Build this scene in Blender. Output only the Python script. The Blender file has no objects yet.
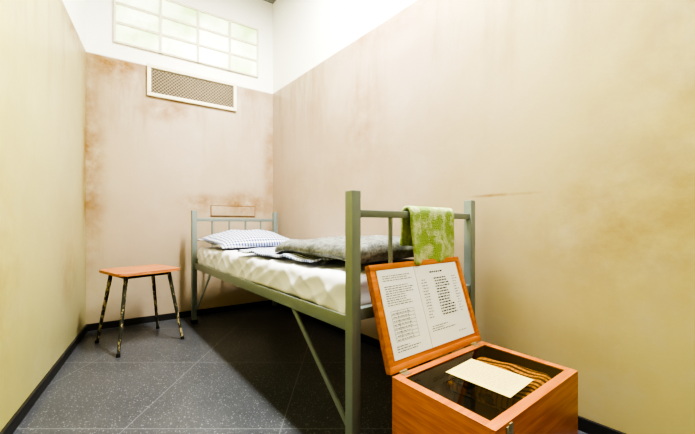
import bpy, bmesh, math, random
from mathutils import Vector, Matrix, noise, Euler
random.seed(4)
S=bpy.context.scene
COL=S.collection
S.view_settings.view_transform='AgX'
try: S.view_settings.look='AgX - Very High Contrast'
except Exception as e: print(e)
S.view_settings.exposure=-.08
F=325.0; H=0.8
def srgb(r,g,b):
    f=lambda c:(c/255/12.92 if c/255<=.04045 else ((c/255+.055)/1.055)**2.4)
    return (f(r),f(g),f(b),1)
# ---------------- materials ----------------
class NT:
    def __init__(s,name):
        s.m=bpy.data.materials.new(name); s.m.use_nodes=True
        s.t=s.m.node_tree; s.b=s.t.nodes['Principled BSDF']
    def n(s,ty,**k):
        x=s.t.nodes.new(ty)
        for a,v in k.items(): setattr(x,a,v)
        return x
    def l(s,a,b): s.t.links.new(a,b)
    def noise(s,vec,scale,detail=4,rough=.55):
        x=s.n('ShaderNodeTexNoise'); x.inputs['Scale'].default_value=scale
        x.inputs['Detail'].default_value=detail; x.inputs['Roughness'].default_value=rough
        if vec is not None: s.l(vec,x.inputs['Vector'])
        return x.outputs['Fac']
    def mapping(s,vec,scale=(1,1,1),rot=(0,0,0),loc=(0,0,0)):
        x=s.n('ShaderNodeMapping'); x.inputs['Scale'].default_value=scale
        x.inputs['Rotation'].default_value=rot; x.inputs['Location'].default_value=loc
        s.l(vec,x.inputs['Vector']); return x.outputs['Vector']
    def ramp(s,fac,stops):
        x=s.n('ShaderNodeValToRGB'); cr=x.color_ramp
        while len(cr.elements)<len(stops): cr.elements.new(.5)
        for e,(p,c) in zip(cr.elements,stops):
            e.position=p; e.color=c if not isinstance(c,(int,float)) else (c,c,c,1)
        s.l(fac,x.inputs['Fac']); return x.outputs['Color']
    def maprange(s,val,a,b,c=0,d=1,smooth=False):
        x=s.n('ShaderNodeMapRange')
        if smooth: x.interpolation_type='SMOOTHSTEP'
        for i,v in zip(('From Min','From Max','To Min','To Max'),(a,b,c,d)): x.inputs[i].default_value=v
        s.l(val,x.inputs['Value']); return x.outputs['Result']
    def math(s,op,a,b=None,clamp=False):
        x=s.n('ShaderNodeMath',operation=op); x.use_clamp=clamp
        for i,v in enumerate((a,b)):
            if v is None: continue
            if isinstance(v,(int,float)): x.inputs[i].default_value=v
            else: s.l(v,x.inputs[i])
        return x.outputs[0]
    def mix(s,fac,a,b,mode='MIX'):
        x=s.n('ShaderNodeMix',data_type='RGBA',blend_type=mode)
        for i,v in ((0,fac),(6,a),(7,b)):
            if isinstance(v,(int,float,tuple)): x.inputs[i].default_value=v
            else: s.l(v,x.inputs[i])
        return x.outputs[2]
    def bump(s,h,strength=.2,dist=.01):
        x=s.n('ShaderNodeBump'); x.inputs['Strength'].default_value=strength
        x.inputs['Distance'].default_value=dist; s.l(h,x.inputs['Height']); s.l(x.outputs[0],s.b.inputs['Normal'])
    def objc(s): return s.n('ShaderNodeTexCoord').outputs['Object']
    def pos(s): return s.n('ShaderNodeNewGeometry').outputs['Position']
    def sep(s,v):
        x=s.n('ShaderNodeSeparateXYZ'); s.l(v,x.inputs[0]); return x.outputs
    def color(s,c):
        if isinstance(c,tuple): s.b.inputs['Base Color'].default_value=c
        else: s.l(c,s.b.inputs['Base Color'])
    def rough(s,r):
        s.b.inputs['Roughness'].default_value=r

def plain(name,c,rough=.5,metal=0,var=.12,scale=30,bump=0.05):
    k=NT(name); v=k.objc(); f=k.noise(v,scale)
    d=tuple(x*(1-var) for x in c[:3])+(1,)
    k.color(k.mix(f,d,c)); k.rough(rough); k.b.inputs['Metallic'].default_value=metal
    if bump: k.bump(f,bump,.003)
    return k.m

def wall_mat(name,base,cast_tint,tdir,stains,upper=srgb(250,249,240),rough=.42,bz=2.086,patch=srgb(162,140,96),drip=srgb(140,108,40),light=srgb(194,184,166)):
    k=NT(name); p=k.pos(); x,y,z=k.sep(p)
    big=k.noise(p,1.3,5,.6); med=k.noise(p,4,6,.65)
    c=base
    if cast_tint:
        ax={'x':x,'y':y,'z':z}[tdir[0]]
        c=k.mix(k.maprange(k.math('ADD',ax,k.math('MULTIPLY',big,.5)),tdir[1],tdir[2],0,1,True),base,cast_tint)  # yellowish cast of the lighting, painted into the wall colour by position
    c=k.mix(k.maprange(big,.45,.75,0,.5),c,patch)
    c=k.mix(k.maprange(med,.5,.8,0,.5),c,light)
    dn=k.noise(k.mapping(p,(6,6,.9)),1.0,6,.7)
    zz=k.maprange(k.math('ADD',z,k.math('MULTIPLY',med,.5)),1.6,2.3,.08,.9)
    c=k.mix(k.math('MULTIPLY',k.maprange(dn,.50,.70,0,.75),zz),c,drip)
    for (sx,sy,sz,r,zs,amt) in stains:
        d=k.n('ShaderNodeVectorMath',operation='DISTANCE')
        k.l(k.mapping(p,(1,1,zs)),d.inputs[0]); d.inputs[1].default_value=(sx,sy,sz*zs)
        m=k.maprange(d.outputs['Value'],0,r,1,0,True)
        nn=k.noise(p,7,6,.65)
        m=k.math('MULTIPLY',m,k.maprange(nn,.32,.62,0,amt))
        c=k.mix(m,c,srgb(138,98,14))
    edge=k.math('ADD',z,k.math('MULTIPLY',k.noise(p,30),.006))
    c=k.mix(k.maprange(edge,bz,bz+.012),c,upper)
    k.color(c); k.rough(rough)
    k.bump(k.noise(p,55,5,.6),.12,.004)
    return k.m

def wood(name,c1,c2,sc=(3,40,40),rough=.35):
    k=NT(name); v=k.objc()
    f=k.noise(k.mapping(v,sc),1.0,6,.6); g=k.noise(v,4,3)
    k.color(k.mix(k.maprange(g,.35,.7,0,.35),k.ramp(f,[(.35,c1),(.65,c2)]),c1)); k.rough(rough); k.bump(f,.06,.002)
    return k.m

def gingham(name,c,period,amt=1.0,bump=.3):
    k=NT(name); v=k.objc(); x,y,z=k.sep(v)
    def st(a,ph=0): 
        s=k.math('SINE',k.math('MULTIPLY',a,2*math.pi/period))
        return k.maprange(s,-.15,.2)
    m=k.math('MULTIPLY',k.math('ADD',st(x),st(y)),.5*amt)
    k.color(k.mix(m,srgb(232,235,244),c)); k.rough(.9); k.bump(k.noise(v,300,2),bump,.002)
    return k.m

# ---------------- mesh builder ----------------
class MB:
    def __init__(s): s.bm=bmesh.new()
    def box(s,c,size,rot=None,bevel=0.0,seg=2):
        b=bmesh.new(); bmesh.ops.create_cube(b,size=1)
        bmesh.ops.scale(b,vec=size,verts=b.verts)
        if bevel>0: bmesh.ops.bevel(b,geom=list(b.edges),offset=bevel,segments=seg,affect='EDGES',profile=.6)
        if rot is not None: bmesh.ops.transform(b,matrix=rot.to_4x4(),verts=b.verts)
        bmesh.ops.translate(b,vec=c,verts=b.verts)
        s._merge(b); return s
    def _merge(s,b):
        me=bpy.data.meshes.new('t'); b.to_mesh(me); b.free(); s.bm.from_mesh(me); bpy.data.meshes.remove(me)
    def tube(s,p1,p2,r1,r2=None,seg=16):
        r2=r1 if r2 is None else r2
        p1=Vector(p1);p2=Vector(p2);d=p2-p1
        b=bmesh.new(); bmesh.ops.create_cone(b,cap_ends=True,segments=seg,radius1=r1,radius2=r2,depth=d.length)
        q=Vector((0,0,1)).rotation_difference(d.normalized())
        bmesh.ops.transform(b,matrix=Matrix.Translation((p1+p2)/2)@q.to_matrix().to_4x4(),verts=b.verts)
        s._merge(b); return s
    def bar(s,p1,p2,w,h,bevel=.002,up=Vector((0,0,1))):
        p1=Vector(p1);p2=Vector(p2);d=(p2-p1); x=d.normalized()
        y=up.cross(x)
        if y.length<1e-4: y=Vector((1,0,0)).cross(x)
        y.normalize(); z=x.cross(y)
        R=Matrix((x,y,z)).transposed()
        return s.box((p1+p2)/2,(d.length,w,h),rot=R,bevel=bevel)
    def quad(s,a,b,c,d):
        s.bm.faces.new([s.bm.verts.new(Vector(p)) for p in (a,b,c,d)]); return s
    def prism(s,poly,z0,z1):
        bm=s.bm; lo=[bm.verts.new((x,y,z0)) for x,y in poly]; hi=[bm.verts.new((x,y,z1)) for x,y in poly]
        n=len(poly); bm.faces.new(lo[::-1]); bm.faces.new(hi)
        for i in range(n): bm.faces.new((lo[i],lo[(i+1)%n],hi[(i+1)%n],hi[i]))
        return s
    def make(s,name,mat,parent=None,loc=(0,0,0),rot=0,smooth=False,autosm=True):
        bmesh.ops.recalc_face_normals(s.bm,faces=s.bm.faces)
        me=bpy.data.meshes.new(name); s.bm.to_mesh(me); s.bm.free()
        ob=bpy.data.objects.new(name,me); COL.objects.link(ob)
        if mat: me.materials.append(mat)
        if smooth:
            for p in me.polygons: p.use_smooth=True
        elif autosm:
            for p in me.polygons: p.use_smooth=True
            me.set_sharp_from_angle(angle=math.radians(35))
        ob.location=loc; ob.rotation_euler=(0,0,rot)
        if parent: ob.parent=parent
        return ob
def top(ob,label,cat): ob["label"]=label; ob["category"]=cat; return ob
def struct(ob): ob["kind"]="structure"; return ob
def empty(name,loc,rot,label,cat):
    e=bpy.data.objects.new(name,None); e.empty_display_size=.1; COL.objects.link(e)
    e.location=loc; e.rotation_euler=(0,0,rot); return top(e,label,cat)

def rbox(size,r,n,disp=None,openbottom=False):
    sx,sy,sz=[v/2 for v in size]; nx,ny,nz=n
    bm=bmesh.new(); cache={}
    def vert(i,j,k):
        key=(i,j,k)
        if key in cache: return cache[key]
        p=Vector((-sx+2*sx*i/nx,-sy+2*sy*j/ny,-sz+2*sz*k/nz))
        q=Vector((max(-sx+r,min(sx-r,p.x)),max(-sy+r,min(sy-r,p.y)),max(-sz+r,min(sz-r,p.z))))
        d=p-q; nn=d.normalized() if d.length>1e-6 else Vector((0,0,1))
        P=q+nn*r if d.length>1e-6 else p
        if disp: P=P+disp(P,nn)
        cache[key]=bm.verts.new(P); return cache[key]
    def face(a,b,c,d): bm.faces.new((a,b,c,d))
    for i in range(nx):
        for j in range(ny):
            if not openbottom: face(vert(i,j,0),vert(i,j+1,0),vert(i+1,j+1,0),vert(i+1,j,0))
            face(vert(i,j,nz),vert(i+1,j,nz),vert(i+1,j+1,nz),vert(i,j+1,nz))
    for i in range(nx):
        for k in range(nz):
            face(vert(i,0,k),vert(i+1,0,k),vert(i+1,0,k+1),vert(i,0,k+1))
            face(vert(i,ny,k),vert(i,ny,k+1),vert(i+1,ny,k+1),vert(i+1,ny,k))
    for j in range(ny):
        for k in range(nz):
            face(vert(0,j,k),vert(0,j,k+1),vert(0,j+1,k+1),vert(0,j+1,k))
            face(vert(nx,j,k),vert(nx,j+1,k),vert(nx,j+1,k+1),vert(nx,j,k+1))
    m=MB(); m.bm.free(); m.bm=bm; return m
N=lambda x,y,z=0: noise.noise(Vector((x,y,z)))
def ridge(x,y,z=0,p=4): return (1-min(1,abs(N(x,y,z))*1.6))**p

# ---------------- room ----------------
BL=Vector((-1.955,2.43)); BR=Vector((-.74,3.22))
FL=Vector((-.097,-.9)); FR=Vector((2.25,-.32))
CZ=2.98
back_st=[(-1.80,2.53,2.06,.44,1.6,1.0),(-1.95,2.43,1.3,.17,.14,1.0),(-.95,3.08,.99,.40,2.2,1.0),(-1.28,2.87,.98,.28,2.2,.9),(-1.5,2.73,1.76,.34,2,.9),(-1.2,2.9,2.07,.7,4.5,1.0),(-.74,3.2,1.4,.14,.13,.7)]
M_back=wall_mat('back_wall_paint',srgb(184,166,144),srgb(188,174,126),('x',-1.4,-2.0),back_st)
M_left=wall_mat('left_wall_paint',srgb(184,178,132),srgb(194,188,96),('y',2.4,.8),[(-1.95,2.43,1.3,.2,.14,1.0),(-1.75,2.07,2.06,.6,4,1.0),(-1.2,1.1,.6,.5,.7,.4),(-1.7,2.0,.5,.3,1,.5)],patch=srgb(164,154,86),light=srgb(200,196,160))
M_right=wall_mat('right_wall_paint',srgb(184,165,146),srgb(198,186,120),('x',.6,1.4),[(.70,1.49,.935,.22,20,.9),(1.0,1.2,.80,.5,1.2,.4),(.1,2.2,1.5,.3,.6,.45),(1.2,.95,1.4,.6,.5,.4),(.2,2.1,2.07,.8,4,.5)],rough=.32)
M_front=wall_mat('front_wall_paint',srgb(140,128,104),None,None,[],upper=srgb(190,186,170))
def wall(name,a,b,mat,flip=1,z0=0,z1=CZ):
    d=(b-a).normalized(); nrm=Vector((-d.y,d.x))*flip*.06
    m=MB().prism([tuple(a),tuple(b),tuple(b+nrm),tuple(a+nrm)],z0,z1)
    return struct(m.make(name,mat,autosm=False))
wall('wall_back',BL,BR,M_back,1)
wall('wall_left',FL,BL,M_left,1)
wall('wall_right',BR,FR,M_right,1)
wall('wall_front',FR,FL,M_front,1)
# floor
k=NT('speckled_floor_tiles'); p=k.pos(); x,y,z=k.sep(p)
c=k.mix(k.noise(p,3,5),srgb(60,62,68),srgb(92,94,99))
for sc,ga,am,col in ((110,.48,.7,srgb(180,186,190)),(170,.54,.55,srgb(190,194,196)),(100,.5,.7,srgb(18,20,24))):
    sp=k.n('ShaderNodeTexVoronoi'); sp.inputs['Scale'].default_value=sc; k.l(k.mapping(p,loc=(sc,ga,0)),sp.inputs['Vector'])
    sm=k.maprange(sp.outputs['Distance'],.12,.32,1,0)
    gate=k.maprange(k.noise(p,sc*.7,2),ga,ga+.06)
    c=k.mix(k.math('MULTIPLY',k.math('MULTIPLY',sm,gate),am),c,col)
def seam(a,off,per=.61):
    f=k.math('ABSOLUTE',k.math('SUBTRACT',k.math('FRACT',k.math('DIVIDE',k.math('SUBTRACT',a,off),per)),.5))
    return k.maprange(f,.4955,.497)
sxy=k.math('MAXIMUM',seam(x,-.87),seam(y,1.27))
c=k.mix(k.math('MULTIPLY',sxy,.4),c,srgb(150,154,158))
k.color(c); k.rough(.30); k.b.inputs['Specular IOR Level'].default_value=.35; k.bump(k.noise(p,80,3),.05,.002)
M_floor=k.m
allp=[tuple(FL),tuple(FR),tuple(BR),tuple(BL)]
struct(MB().prism(allp,-.05,0).make('floor',M_floor,autosm=False))
struct(MB().prism(allp,CZ,CZ+.05).make('ceiling',plain('ceiling_paint',srgb(140,140,136),.8),autosm=False))
M_base=plain('baseboard_paint',srgb(42,42,42),.45)
def baseboard(name,a,b):
    d=(b-a).normalized(); nr=Vector((d.y,-d.x))*.012
    a=a+d*.001; b=b-d*.001
    struct(MB().prism([tuple(a),tuple(b),tuple(b+nr),tuple(a+nr)],0,.05).make(name,M_base,autosm=False))
baseboard('baseboard_left',FL,BL); baseboard('baseboard_back',BL,BR); baseboard('baseboard_right',BR,FR)

WL=(BR-BL).length; wd=(BR-BL)/WL; wang=math.atan2(wd.y,wd.x)
def onback(t,z,off=0):
    q=BL+(BR-BL)*t; n=Vector((wd.y,-wd.x))
    return (q.x+n.x*off,q.y+n.y*off,z)
# window
t0,t1=.122,.891; w=(t1-t0)*WL; z0,z1=2.215,2.665; h=z1-z0
fm=MB()
M_wf=plain('window_frame_paint',srgb(232,226,200),.5)
xs=[0,w*.275,w*.53,w*.77,w]
for i,xx in enumerate(xs): fm.box((xx,-.012,h/2),(.020 if 0<i<4 else .014,.024,h+.014),bevel=.002)
for i in range(4): fm.box((w/2,-.011,h*i/3),(w,.022,.018 if 0<i<3 else .014),bevel=.002)
wo=struct(fm.make('window_1',M_wf,loc=onback(t0,z0,.001),rot=wang))
k=NT('milky_window_glass'); v=k.objc()
nf=k.noise(v,2.6,3); n2=k.noise(k.mapping(v,(40,40,90)),1,3)
cc=k.mix(k.maprange(nf,.38,.6),srgb(168,198,128),srgb(244,248,232))
cc=k.mix(k.maprange(n2,.35,.7,0,.5),cc,srgb(170,186,140))
k.color(cc); k.l(cc,k.b.inputs['Emission Color']); k.b.inputs['Emission Strength'].default_value=1.8; k.rough(.25)
g=MB().box((w/2,-.004,h/2),(w,.006,h)).make('window_pane',k.m,parent=wo)
# vent
t0,t1=.268,.755; w=(t1-t0)*WL; z0,z1=1.842,2.098; h=z1-z0
vent=empty('ventilation_grille',onback(t0,z0,.001),wang,"cream framed ventilation grille with diamond mesh below the window","vent")
M_cr=plain('cream_vent_paint',srgb(244,238,208),.5,var=.15)
fm=MB(); b=.028
fm.box((w/2,-.014,b/2),(w,.026,b),bevel=.004); fm.box((w/2,-.014,h-b/2),(w,.026,b),bevel=.004)
fm.box((b/2,-.014,h/2),(b,.026,h-2*b),bevel=.004); fm.box((w-b/2,-.014,h/2),(b,.026,h-2*b),bevel=.004)
fm.make('frame',M_cr,parent=vent)
MB().box((w/2,-.004,h/2),(w-.02,.004,h-.02)).make('back_plate',plain('vent_back',srgb(92,80,62),.7),parent=vent)
gm=MB(); iw=w-2*b; ih=h-2*b; step=.019
def clipline(c,sgn):
    pts=[]
    for xx in (0,iw):
        zz=sgn*xx+c
        if -1e-6<=zz<=ih+1e-6: pts.append((xx,zz))
    for zz in (0,ih):
        xx=(zz-c)/sgn
        if 0<xx<iw: pts.append((xx,zz))
    return pts[:2] if len(pts)>=2 else None
for sgn in (1,-1):
    c=-iw if sgn>0 else 0
    while c<ih+iw:
        q=clipline(c,sgn)
        if q and (Vector(q[0])-Vector(q[1])).length>.005:
            gm.bar((b+q[0][0],-.011-.001*sgn,b+q[0][1]),(b+q[1][0],-.011-.001*sgn,b+q[1][1]),.003,.004,0,up=Vector((0,1,0)))
        c+=step*1.414
gm.make('wire_mesh',plain('vent_mesh_metal',srgb(168,152,120),.5,.2),parent=vent)
# small hatch
t0,t1=.604,.875; w=(t1-t0)*WL; z0,z1=.875,.965; h=z1-z0
ho=MB().box((w/2,-.004,h/2),(w,.008,h),bevel=.002).make('wall_hatch',M_back,loc=onback(t0,z0,.001),rot=wang)
top(ho,"small beige hatch plate with thin rusty rim above bed head","wall hatch")
hm=MB()
for zz in (0,h): hm.box((w/2,-.005,zz),(w+.005,.009,.004))
for xx in (0,w): hm.box((xx,-.005,h/2),(.005,.009,h))
hm.make('rim',plain('rusty_rim',srgb(130,94,46),.7),parent=ho)

# ---------------- bed ----------------
BA=math.radians(39); BW=.712; L=2.0
BO=Vector((.018,1.073,0))
bed=empty('bed',BO,BA,"grey-green steel bed with tubular barred head and foot ends","bed")
M_steel=plain('grey_green_enamel',srgb(138,150,146),.32,.3,var=.12,scale=18)
M_cap=plain('black_rubber',srgb(24,24,24),.6)
PH=.91
def bedend(s):
    MB().box((BW/2,s,.835),(BW-.038,.024,.026),bevel=.004).make('cross_rail',M_steel,parent=bed)
    MB().box((BW/2,s,.50),(BW-.038,.03,.04),bevel=.004).make('cross_rail',M_steel,parent=bed)
    for xx in (0,BW):
        MB().box((xx,s,PH/2+.01),(.038,.038,PH-.02),bevel=.004).make('post',M_steel,parent=bed)
        MB().box((xx,s,.015),(.044,.044,.03),bevel=.004).make('rubber_foot',M_cap,parent=bed)
    n=4 if s<1 else 5
    for i in range(1,n):
        MB().tube((BW*i/n,s,.515),(BW*i/n,s,.825),.008).make('upright_bar',M_steel,parent=bed)
bedend(0); bedend(L)
for xx,sg in ((0,1),(BW,-1)):
    MB().box((xx,L/2,.465),(.006,L-.04,.05),bevel=.001).box((xx+sg*.016,L/2,.4425),(.03,L-.04,.005)).make('side_rail',M_steel,parent=bed)
    for s0,s1 in ((.02,.42),(L-.02,L-.42)):
        MB().bar((xx+sg*.008,s0,.10),(xx+sg*.008,s1,.45),.008,.022,.001).make('brace',M_steel,parent=bed)
sl=MB()
for i in range(17): sl.box((BW/2,.1+i*.1125,.474),(BW-.012,.045,.006))
sl.box((BW*.33,L/2,.470),(.03,L-.06,.005)).box((BW*.67,L/2,.470),(.03,L-.06,.005))
sl.make('slat_base',plain('dark_slat_metal',srgb(20,21,20),.5),parent=bed)
def bedpt(w,s,z): 
    c,sn=math.cos(BA),math.sin(BA)
    return (BO.x+c*w-sn*s,BO.y+sn*w+c*s,z)
mz0,mz1=.480,.600
o=rbox((BW-.07,L-.10,mz1-mz0),.03,(8,16,3)).make('mattress',plain('mattress_ticking',srgb(70,70,66),.9),loc=bedpt(BW/2,L/2,(mz0+mz1)/2),rot=BA,smooth=True)
top(o,"thin mattress lying on the steel bed","mattress")
# sheet
M_sheet=plain('white_cotton',srgb(232,234,244),.95,var=.05,scale=8)
def dsh(P,n):
    side=1-abs(n.z)
    u=P.x*.8+P.y*.6; v=-P.x*.6+P.y*.8
    a=.011*ridge(u*4,v*1.8,1,4)+.005*ridge(u*3,v*7,4,5)+.004*N(P.x*4,P.y*4,2)
    f=P.y+P.z*1.8
    fold=.013*ridge(f*5,P.z*2,7,3)+.008*ridge(P.y*7-P.z*10,P.x*3,3,4)
    v3=n*(a*max(0,n.z)+fold*side)
    if P.z<-.03: v3.z+=.020*N(P.y*4,P.x*4,2)-.008
    return v3
o=rbox((BW-.056,L-.08,.135),.024,(60,200,16),dsh,True).make('bed_sheet',M_sheet,loc=bedpt(BW/2-.003,L/2,.541),rot=BA,smooth=True)
top(o,"rumpled white cotton sheet covering the mattress","bed sheet")
# pillow
M_ging=gingham('blue_check_cotton',srgb(44,68,134),.021)
def cushion(sx,sy,h,seed,name,mat,loc,rot,tilt=(0,0),label='',cat='pillow',n=48,flat=.12):
    bm=bmesh.new()
    def sheetv(sgn):
        g=[]
        for i in range(n+1):
            row=[]
            for j in range(n+1):
                u=-1+2*i/n; v=-1+2*j/n
                prof=max(0,(1-abs(u)**2.6))**.6*max(0,(1-abs(v)**2.6))**.6
                x=u*sx/2*(1-.07*(1-abs(v)**2)*abs(u)**4); y=v*sy/2*(1-.07*(1-abs(u)**2)*abs(v)**4)
                z=sgn*h/2*prof*(1 if sgn>0 else flat)
                if sgn>0: z+=prof*(.016*N(x*7+seed,y*7)+.008*ridge(x*8+y*5,y*5,seed,3)+.004*N(x*24,y*14,seed))
                row.append((x,y,z))
            g.append(row)
        return g
    T=sheetv(1);B=sheetv(-1)
    tv=[[bm.verts.new(p) for p in r] for r in T]; bv=[[bm.verts.new(p) for p in r] for r in B]
    for i in range(n):
        for j in range(n):
            bm.faces.new((tv[i][j],tv[i+1][j],tv[i+1][j+1],tv[i][j+1]))
            bm.faces.new((bv[i][j],bv[i][j+1],bv[i+1][j+1],bv[i+1][j]))
    bmesh.ops.remove_doubles(bm,verts=bm.verts,dist=.0004)
    m=MB(); m.bm.free(); m.bm=bm
    o=m.make(name,mat,loc=loc,rot=rot,smooth=True); o.rotation_euler=(tilt[0],tilt[1],rot)
    return top(o,label,cat)
cushion(.63,.54,.18,3,'pillow',M_ging,bedpt(.318,1.655,.655),BA+.05,(math.radians(4),0),"soft pillow in blue and white checked case at bed head","pillow")
# checked cover
M_g2=gingham('fine_blue_check',srgb(44,68,134),.021)
def dcv(P,n):
    return Vector((.02*N(P.y*6,3),.018*N(P.x*6,9),0))+Vector((0,0,.006*N(P.x*9,P.y*9,5)+.010*ridge(P.x*6,P.y*6,5)))
o=rbox((.50,.72,.012),.005,(34,34,2),dcv).make('folded_cover',M_g2,loc=bedpt(.290,.75,.638),rot=BA+.08,smooth=True)
top(o,"thin blue and white checked cover spread beneath the blanket","bed cover")
# blanket
k=NT('grey_wool'); v=k.objc(); a=k.noise(v,24,7,.8); b2=k.noise(v,110,3,.7)
k.color(k.mix(k.maprange(b2,.42,.68,0,.5),k.ramp(a,[(.38,srgb(90,92,88)),(.62,srgb(154,156,150))]),srgb(64,66,64))); k.rough(.95); k.bump(k.mix(.5,a,b2),.6,.012)
def dbl(P,n):
    t=1 if P.z>0 else .3
    w_=.020*ridge(P.x*3.5+P.y*2,P.y*3,2,3)+.014*N(P.x*5,P.y*5,2)+.004*N(P.x*13,P.y*13,4)
    sag=Vector((0,0,-.020*max(0,(-P.x-.14)/.16)*t-.024*max(0,(P.y-.2)/.15)*t))
    return n*w_*t+Vector((.032*N(P.y*4,P.z*14,8),.045*N(P.x*4,P.z*16,5),0))+sag
o=rbox((.59,.70,.056),.025,(50,60,10),dbl).make('blanket',k.m,loc=bedpt(.392,.41,.690),rot=BA-.02,smooth=True)
top(o,"mottled grey woollen blanket folded on foot half of the bed","blanket")
# towel
k=NT('green_terry_towel'); v=k.objc(); x,y,z=k.sep(v)
nz=k.noise(v,20,3,.5); n3=k.noise(k.mapping(v,(1,1,1),loc=(3,1,2)),44,4,.6)
pm=k.math('MULTIPLY',k.maprange(nz,.44,.56,0,.8,True),k.maprange(n3,.35,.6,.25,1))
c=k.mix(pm,srgb(158,190,94),srgb(226,234,184))
k.color(c); k.rough(.95); k.bump(k.noise(v,200,3),.9,.012)
bm=bmesh.new(); tw=.280; prof=[]
r=.021
for i in range(22): prof.append((-r-.001,-.20+.20*i/22))
for i in range(9):
    a=math.pi-math.pi*i/8; prof.append((r*math.cos(a),r*math.sin(a)))
for i in range(1,16): prof.append((r+.001,-.13*i/15))
nw=34; rows=[]
for j in range(nw+1):
    u=-tw/2+tw*j/nw; row=[]
    for (yy,zz) in prof:
        dn=min(1,max(0,-zz)/.18)
        w_=(.007*math.sin(u*36+.6)+.007+.006*N(u*16,zz*10,1))*dn
        yo=yy+(-w_ if yy<0 else w_)
        row.append(bm.verts.new((u*(1-.05*dn)+.005*N(zz*9,5)*dn,yo,zz+.004*math.sin(u*30)*dn)))
    rows.append(row)
for j in range(nw):
    for i in range(len(prof)-1): bm.faces.new((rows[j][i],rows[j+1][i],rows[j+1][i+1],rows[j][i+1]))
m=MB(); m.bm.free(); m.bm=bm
o=m.make('towel',k.m,loc=bedpt(.405,0,.844),rot=BA,smooth=True)
md=o.modifiers.new('thick','SOLIDIFY'); md.thickness=.010; md.offset=0
top(o,"green and white patterned terry towel draped over bed foot rail","towel")

# ---------------- stool ----------------
SA=math.radians(53); SC=Vector((-1.415,2.22,0)); SZ=.495
st=empty('stool',SC,SA,"small stool with orange wooden seat and worn black metal legs","stool")
M_seat=wood('orange_stool_wood',srgb(172,104,58),srgb(212,148,98),(8,60,60),.4)
def rr(hx,hy,r,n=8):
    pts=[]
    for cx,cy,a0 in ((hx-r,hy-r,0),(-hx+r,hy-r,90),(-hx+r,-hy+r,180),(hx-r,-hy+r,270)):
        for i in range(n+1):
            a=math.radians(a0+90*i/n); pts.append((cx+r*math.cos(a),cy+r*math.sin(a)))
    return pts
m=MB().prism(rr(.190,.190,.04),SZ-.018,SZ)
bmesh.ops.bevel(m.bm,geom=[e for e in m.bm.edges if abs(e.verts[0].co.z-e.verts[1].co.z)<1e-5],offset=.004,segments=2,affect='EDGES')
m.make('seat',M_seat,parent=st)
k=NT('chipped_black_paint'); v=k.objc(); f=k.noise(k.mapping(v,(50,50,18)),1,5,.7)
k.color(k.ramp(f,[(.0,srgb(40,44,38)),(.53,srgb(56,58,48)),(.59,srgb(186,170,124)),(1,srgb(210,196,156))])); k.rough(.45)
M_leg=k.m
ap=MB()
for a,b in (((-.13,-.13),(.13,-.13)),((.13,-.13),(.13,.13)),((.13,.13),(-.13,.13)),((-.13,.13),(-.13,-.13))):
    ap.bar((a[0],a[1],SZ-.030),(b[0],b[1],SZ-.030),.012,.022,.002)
ap.make('apron',M_cap,parent=st)
for sx in (-1,1):
    for sy in (-1,1):
        MB().tube((sx*.190,sy*.190,.012),(sx*.128,sy*.128,SZ-.019),.0085,.0125).make('leg',M_leg,parent=st)
        MB().tube((sx*.192,sy*.192,0),(sx*.190,sy*.190,.02),.0115,.010).make('foot_cap',M_cap,parent=st)

# ---------------- display box ----------------
DA=math.radians(37.1); DO=Vector((.137,1.0,0)); W=.505; D=.33; BH=.326
box=empty('display_box',DO,DA,"orange wooden display box with glass top and raised lid","display case")
M_wd=wood('orange_box_wood',srgb(178,96,38),srgb(212,132,62),(5,5,70),.32)
M_wd2=wood('orange_lid_wood',srgb(176,98,42),srgb(210,134,68),(5,60,60),.32)
M_dark=plain('dark_felt_lining',srgb(44,28,16),.8)
T=.014
b=MB()
b.box((W/2,-T/2,BH/2),(W,T,BH),bevel=.0015).box((W/2,-D+T/2,BH/2),(W,T,BH),bevel=.0015)
b.box((T/2,-D/2,BH/2),(T,D-2*T,BH),bevel=.0015).box((W-T/2,-D/2,BH/2),(T,D-2*T,BH),bevel=.0015)
b.make('body',M_wd,parent=box)
MB().box((W/2,-D/2,.245),(W-2*T,D-2*T,.01)).make('inner_floor',M_dark,parent=box)
ln=MB()
for yy in (-T-.002,-D+T+.002): ln.box((W/2,yy,.287),(W-2*T-.002,.003,.070))
for xx in (T+.002,W-T-.002): ln.box((xx,-D/2,.287),(.003,D-2*T-.008,.070))
ln.make('inner_lining',M_dark,parent=box)
rw=.028
b=MB()
b.box((W/2,-rw/2,BH+.002),(W,rw,.004),bevel=.0008).box((W/2,-D+rw/2,BH+.002),(W,rw,.004),bevel=.0008)
b.box((rw/2,-D/2,BH+.002),(rw,D-2*rw,.004),bevel=.0008).box((W-rw/2,-D/2,BH+.002),(rw,D-2*rw,.004),bevel=.0008)
b.make('glass_rim',M_wd2,parent=box)
k=NT('tinted_glass'); k.t.nodes.remove(k.b); out=[n for n in k.t.nodes if n.type=='OUTPUT_MATERIAL'][0]
tr=k.n('ShaderNodeBsdfTransparent'); gl=k.n('ShaderNodeBsdfGlossy'); gl.inputs['Roughness'].default_value=.02
gl.inputs[0].default_value=(.85,.72,.55,1)
tr.inputs[0].default_value=(.78,.70,.58,1)
lw=k.n('ShaderNodeFresnel'); lw.inputs[0].default_value=1.6; mx=k.n('ShaderNodeMixShader')
k.l(lw.outputs[0],mx.inputs[0]); k.l(tr.outputs[0],mx.inputs[1]); k.l(gl.outputs[0],mx.inputs[2]); k.l(mx.outputs[0],out.inputs[0])
gp=MB(); x0_,x1_,y0_,y1_=rw,W-rw,-D+rw,-rw
gp.quad((x0_,y0_,BH+.0036),(x1_,y0_,BH+.0036),(x1_,y1_,BH+.0036),(x0_,y1_,BH+.0036)); gp.make('glass_pane',k.m,parent=box)
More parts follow.
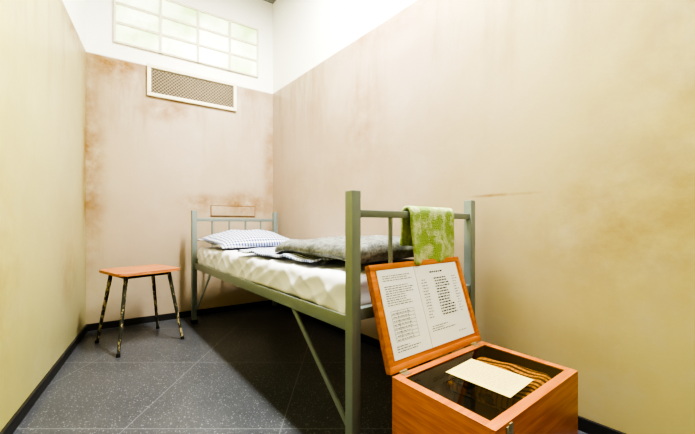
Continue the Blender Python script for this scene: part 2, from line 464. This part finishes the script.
# lid
tilt=math.radians(18); LH=.345
lid=MB()
R=Matrix.Rotation(-tilt,3,'X')
def lp(x,y,z):
    v=R@Vector((0,y,z)); return Vector((x,v.y+.014,v.z+BH+.004))
def lbox(mb,c,size,bev=.0015): mb.box(lp(*c),size,rot=R,bevel=bev)
lbox(lid,(W/2,.010,LH/2),(W,.006,LH-.01))
for zz in (.010,LH-.010): lbox(lid,(W/2,0,zz),(W,.024,.020))
for xx in (.010,W-.010): lbox(lid,(xx,0,LH/2),(.020,.024,LH-.04))
lido=lid.make('lid',M_wd2,parent=box); 
panel=MB(); lbox(panel,(W/2,-.002,LH/2),(W-.04,.014,LH-.04),0); panel.make('lid_panel',M_wd,parent=lido)
M_metal=plain('brass_metal',srgb(190,180,150),.3,.8)
for xx in (.05,W-.06):
    hg=MB(); hg.tube((xx-.016,.001,BH+.007),(xx+.016,.001,BH+.007),.004)
    hg.box((xx,-.012,BH+.005),(.03,.02,.002)); hg.make('hinge',M_metal,parent=box)
hg=MB(); hg.box((.06,-D-.002,BH-.018),(.03,.004,.03),bevel=.001).box((.06,-D-.005,BH-.006),(.012,.004,.02),bevel=.001)
hg.make('latch',M_metal,parent=box)
M_paper=plain('white_paper',srgb(226,228,224),.8,var=.03)
M_ink=plain('grey_ink',srgb(76,76,80),.8)
M_inkb=plain('black_ink',srgb(40,40,42),.8)
def ink(x0,x1,z0,z1,ph,mb,wh=.0022,step=.0078,fill=.85):
    z=z1
    while z>z0:
        x=x0+random.choice([0,0,0,.004])
        end=x1-random.uniform(0,1-fill)*(x1-x0)*1.5
        while x<end:
            l=random.uniform(.005,.018); l=min(l,end-x)
            if l>.002:
                mb.quad(lp(x,ph,z),lp(x+l,ph,z),lp(x+l,ph,z+wh),lp(x,ph,z+wh))
            x+=l+.0035
        z-=step
P0,P1=.028,W-.032; mid=.215; ZA,ZB=.034,LH-.021
for a,bx in ((P0,mid-.001),(mid+.001,P1)):
    pg=MB(); lbox(pg,((a+bx)/2,-.010,(ZA+ZB)/2),(bx-a,.0015,ZB-ZA),0)
    po=pg.make('document_page',M_paper,parent=lido)
    im=MB(); ph=-.0112
    if a<.1:
        ink(a+.02,bx-.02,.278,.300,ph,im)
        ink(a+.02,bx-.02,.200,.264,ph,im,fill=.75)
        for i in range(9):
            z=.182-i*.0120
            im.quad(lp(a+.025,ph,z),lp(bx-.05,ph,z),lp(bx-.05,ph,z+.0009),lp(a+.025,ph,z+.0009))
            if i<8: ink(a+.03,bx-.065,z-.009,z-.0085,ph,im,step=.02,wh=.0018)
        for xx in (a+.025,a+.055,bx-.08,bx-.05):
            im.quad(lp(xx,ph,.086),lp(xx+.0009,ph,.086),lp(xx+.0009,ph,.183),lp(xx,ph,.183))
        ink(a+.02,bx-.05,.052,.070,ph,im,fill=.6)
        im.make('printed_text',M_ink,parent=po)
    else:
        ink(a+.02,a+.070,.125,.268,ph,im,fill=.6,step=.0105)
        ink(bx-.050,bx-.018,.125,.268,ph,im,fill=.7,step=.0105)
        ink(a+.02,bx-.09,.078,.100,ph,im,fill=.6)
        ink(bx-.09,bx-.04,.056,.060,ph,im)
        im.make('printed_text',M_ink,parent=po)
        im=MB(); ink(a+.080,bx-.090,.290,.293,ph,im,wh=.005)
        ink(a+.095,bx-.068,.125,.268,ph,im,wh=.0042,step=.0105,fill=.8)
        im.make('printed_text',M_inkb,parent=po)
# label card
card=MB(); card.box((0,0,.0008),(.200,.158,.0012),bevel=0)
co=card.make('label_card',plain('cream_paper',srgb(222,204,130),.8,var=.05),loc=(.435,1.003,BH+.0045),rot=math.radians(-50))
top(co,"cream paper note with faint handwriting lying on the glass","note card")
im=MB()
y=.058
while y>-.058:
    x=-.085
    while x<.07:
        l=random.uniform(.006,.016); dz=random.uniform(-.001,.001)
        im.quad((x,y+dz,.0017),(x+l,y-dz,.0017),(x+l,y+.0016-dz,.0017),(x,y+.0016+dz,.0017)); x+=l+.005
    y-=.0125
im.make('handwriting',plain('faint_ink',srgb(150,130,80),.8),parent=co)
# striped garment
k=NT('striped_prison_cloth'); v=k.objc(); x,y,z=k.sep(v)
s=k.math('SINE',k.math('MULTIPLY',k.math('ADD',x,k.math('MULTIPLY',k.noise(v,7,2),.07)),230))
t=k.math('SINE',k.math('MULTIPLY',y,420))
c=k.mix(k.maprange(s,-.1,.3),srgb(214,156,66),srgb(50,32,18))
c=k.mix(k.maprange(t,.3,.7,0,.4),c,srgb(84,56,28))
k.color(c); k.rough(.9)
def dg(P,n): return n*(.010*N(P.x*11,P.y*11,3)+.008*ridge(P.x*9,P.y*7,1,3)-.003) if P.z>-.01 else Vector((0,0,0))
def tocase(x,y,z):
    c,sn=math.cos(DA),math.sin(DA); return (DO.x+c*x-sn*y,DO.y+sn*x+c*y,z)
o=rbox((.26,.25,.056),.027,(40,30,10),dg).make('striped_garment',k.m,loc=tocase(.325,-.165,.280),rot=DA+.12,smooth=True)
top(o,"folded golden and dark striped cloth garment in the box","clothing")

# ---------------- lights ----------------
def area(name,loc,rot,sx,sy,e,c):
    l=bpy.data.lights.new(name,'AREA'); l.shape='RECTANGLE'; l.size=sx; l.size_y=sy; l.energy=e; l.color=c
    o=bpy.data.objects.new(name,l); COL.objects.link(o); o.location=loc; o.rotation_euler=rot; return o
area('ceiling_light',(-.10,1.60,2.93),(0,0,math.radians(38)),.15,.8,125,(1,.99,.955))
area('room_fill_light',(.62,.95,2.93),(0,0,math.radians(38)),.15,.6,50,(.99,1,.94))  # added fill under the ceiling, brightens the right wall; no fixture of the cell
wl=bpy.data.worlds.new('World'); S.world=wl; wl.use_nodes=True
wl.node_tree.nodes['Background'].inputs[0].default_value=(.8,.85,.9,1); wl.node_tree.nodes['Background'].inputs[1].default_value=.3
# ---------------- camera ----------------
cd=bpy.data.cameras.new('Camera'); cam=bpy.data.objects.new('Camera',cd); COL.objects.link(cam)
cam.location=(0,0,H); cam.rotation_euler=(math.radians(90),0,0)
cd.sensor_width=36; cd.sensor_fit='HORIZONTAL'; cd.lens=F/695*36; cd.shift_y=7/695; cd.clip_start=.02
S.camera=cam
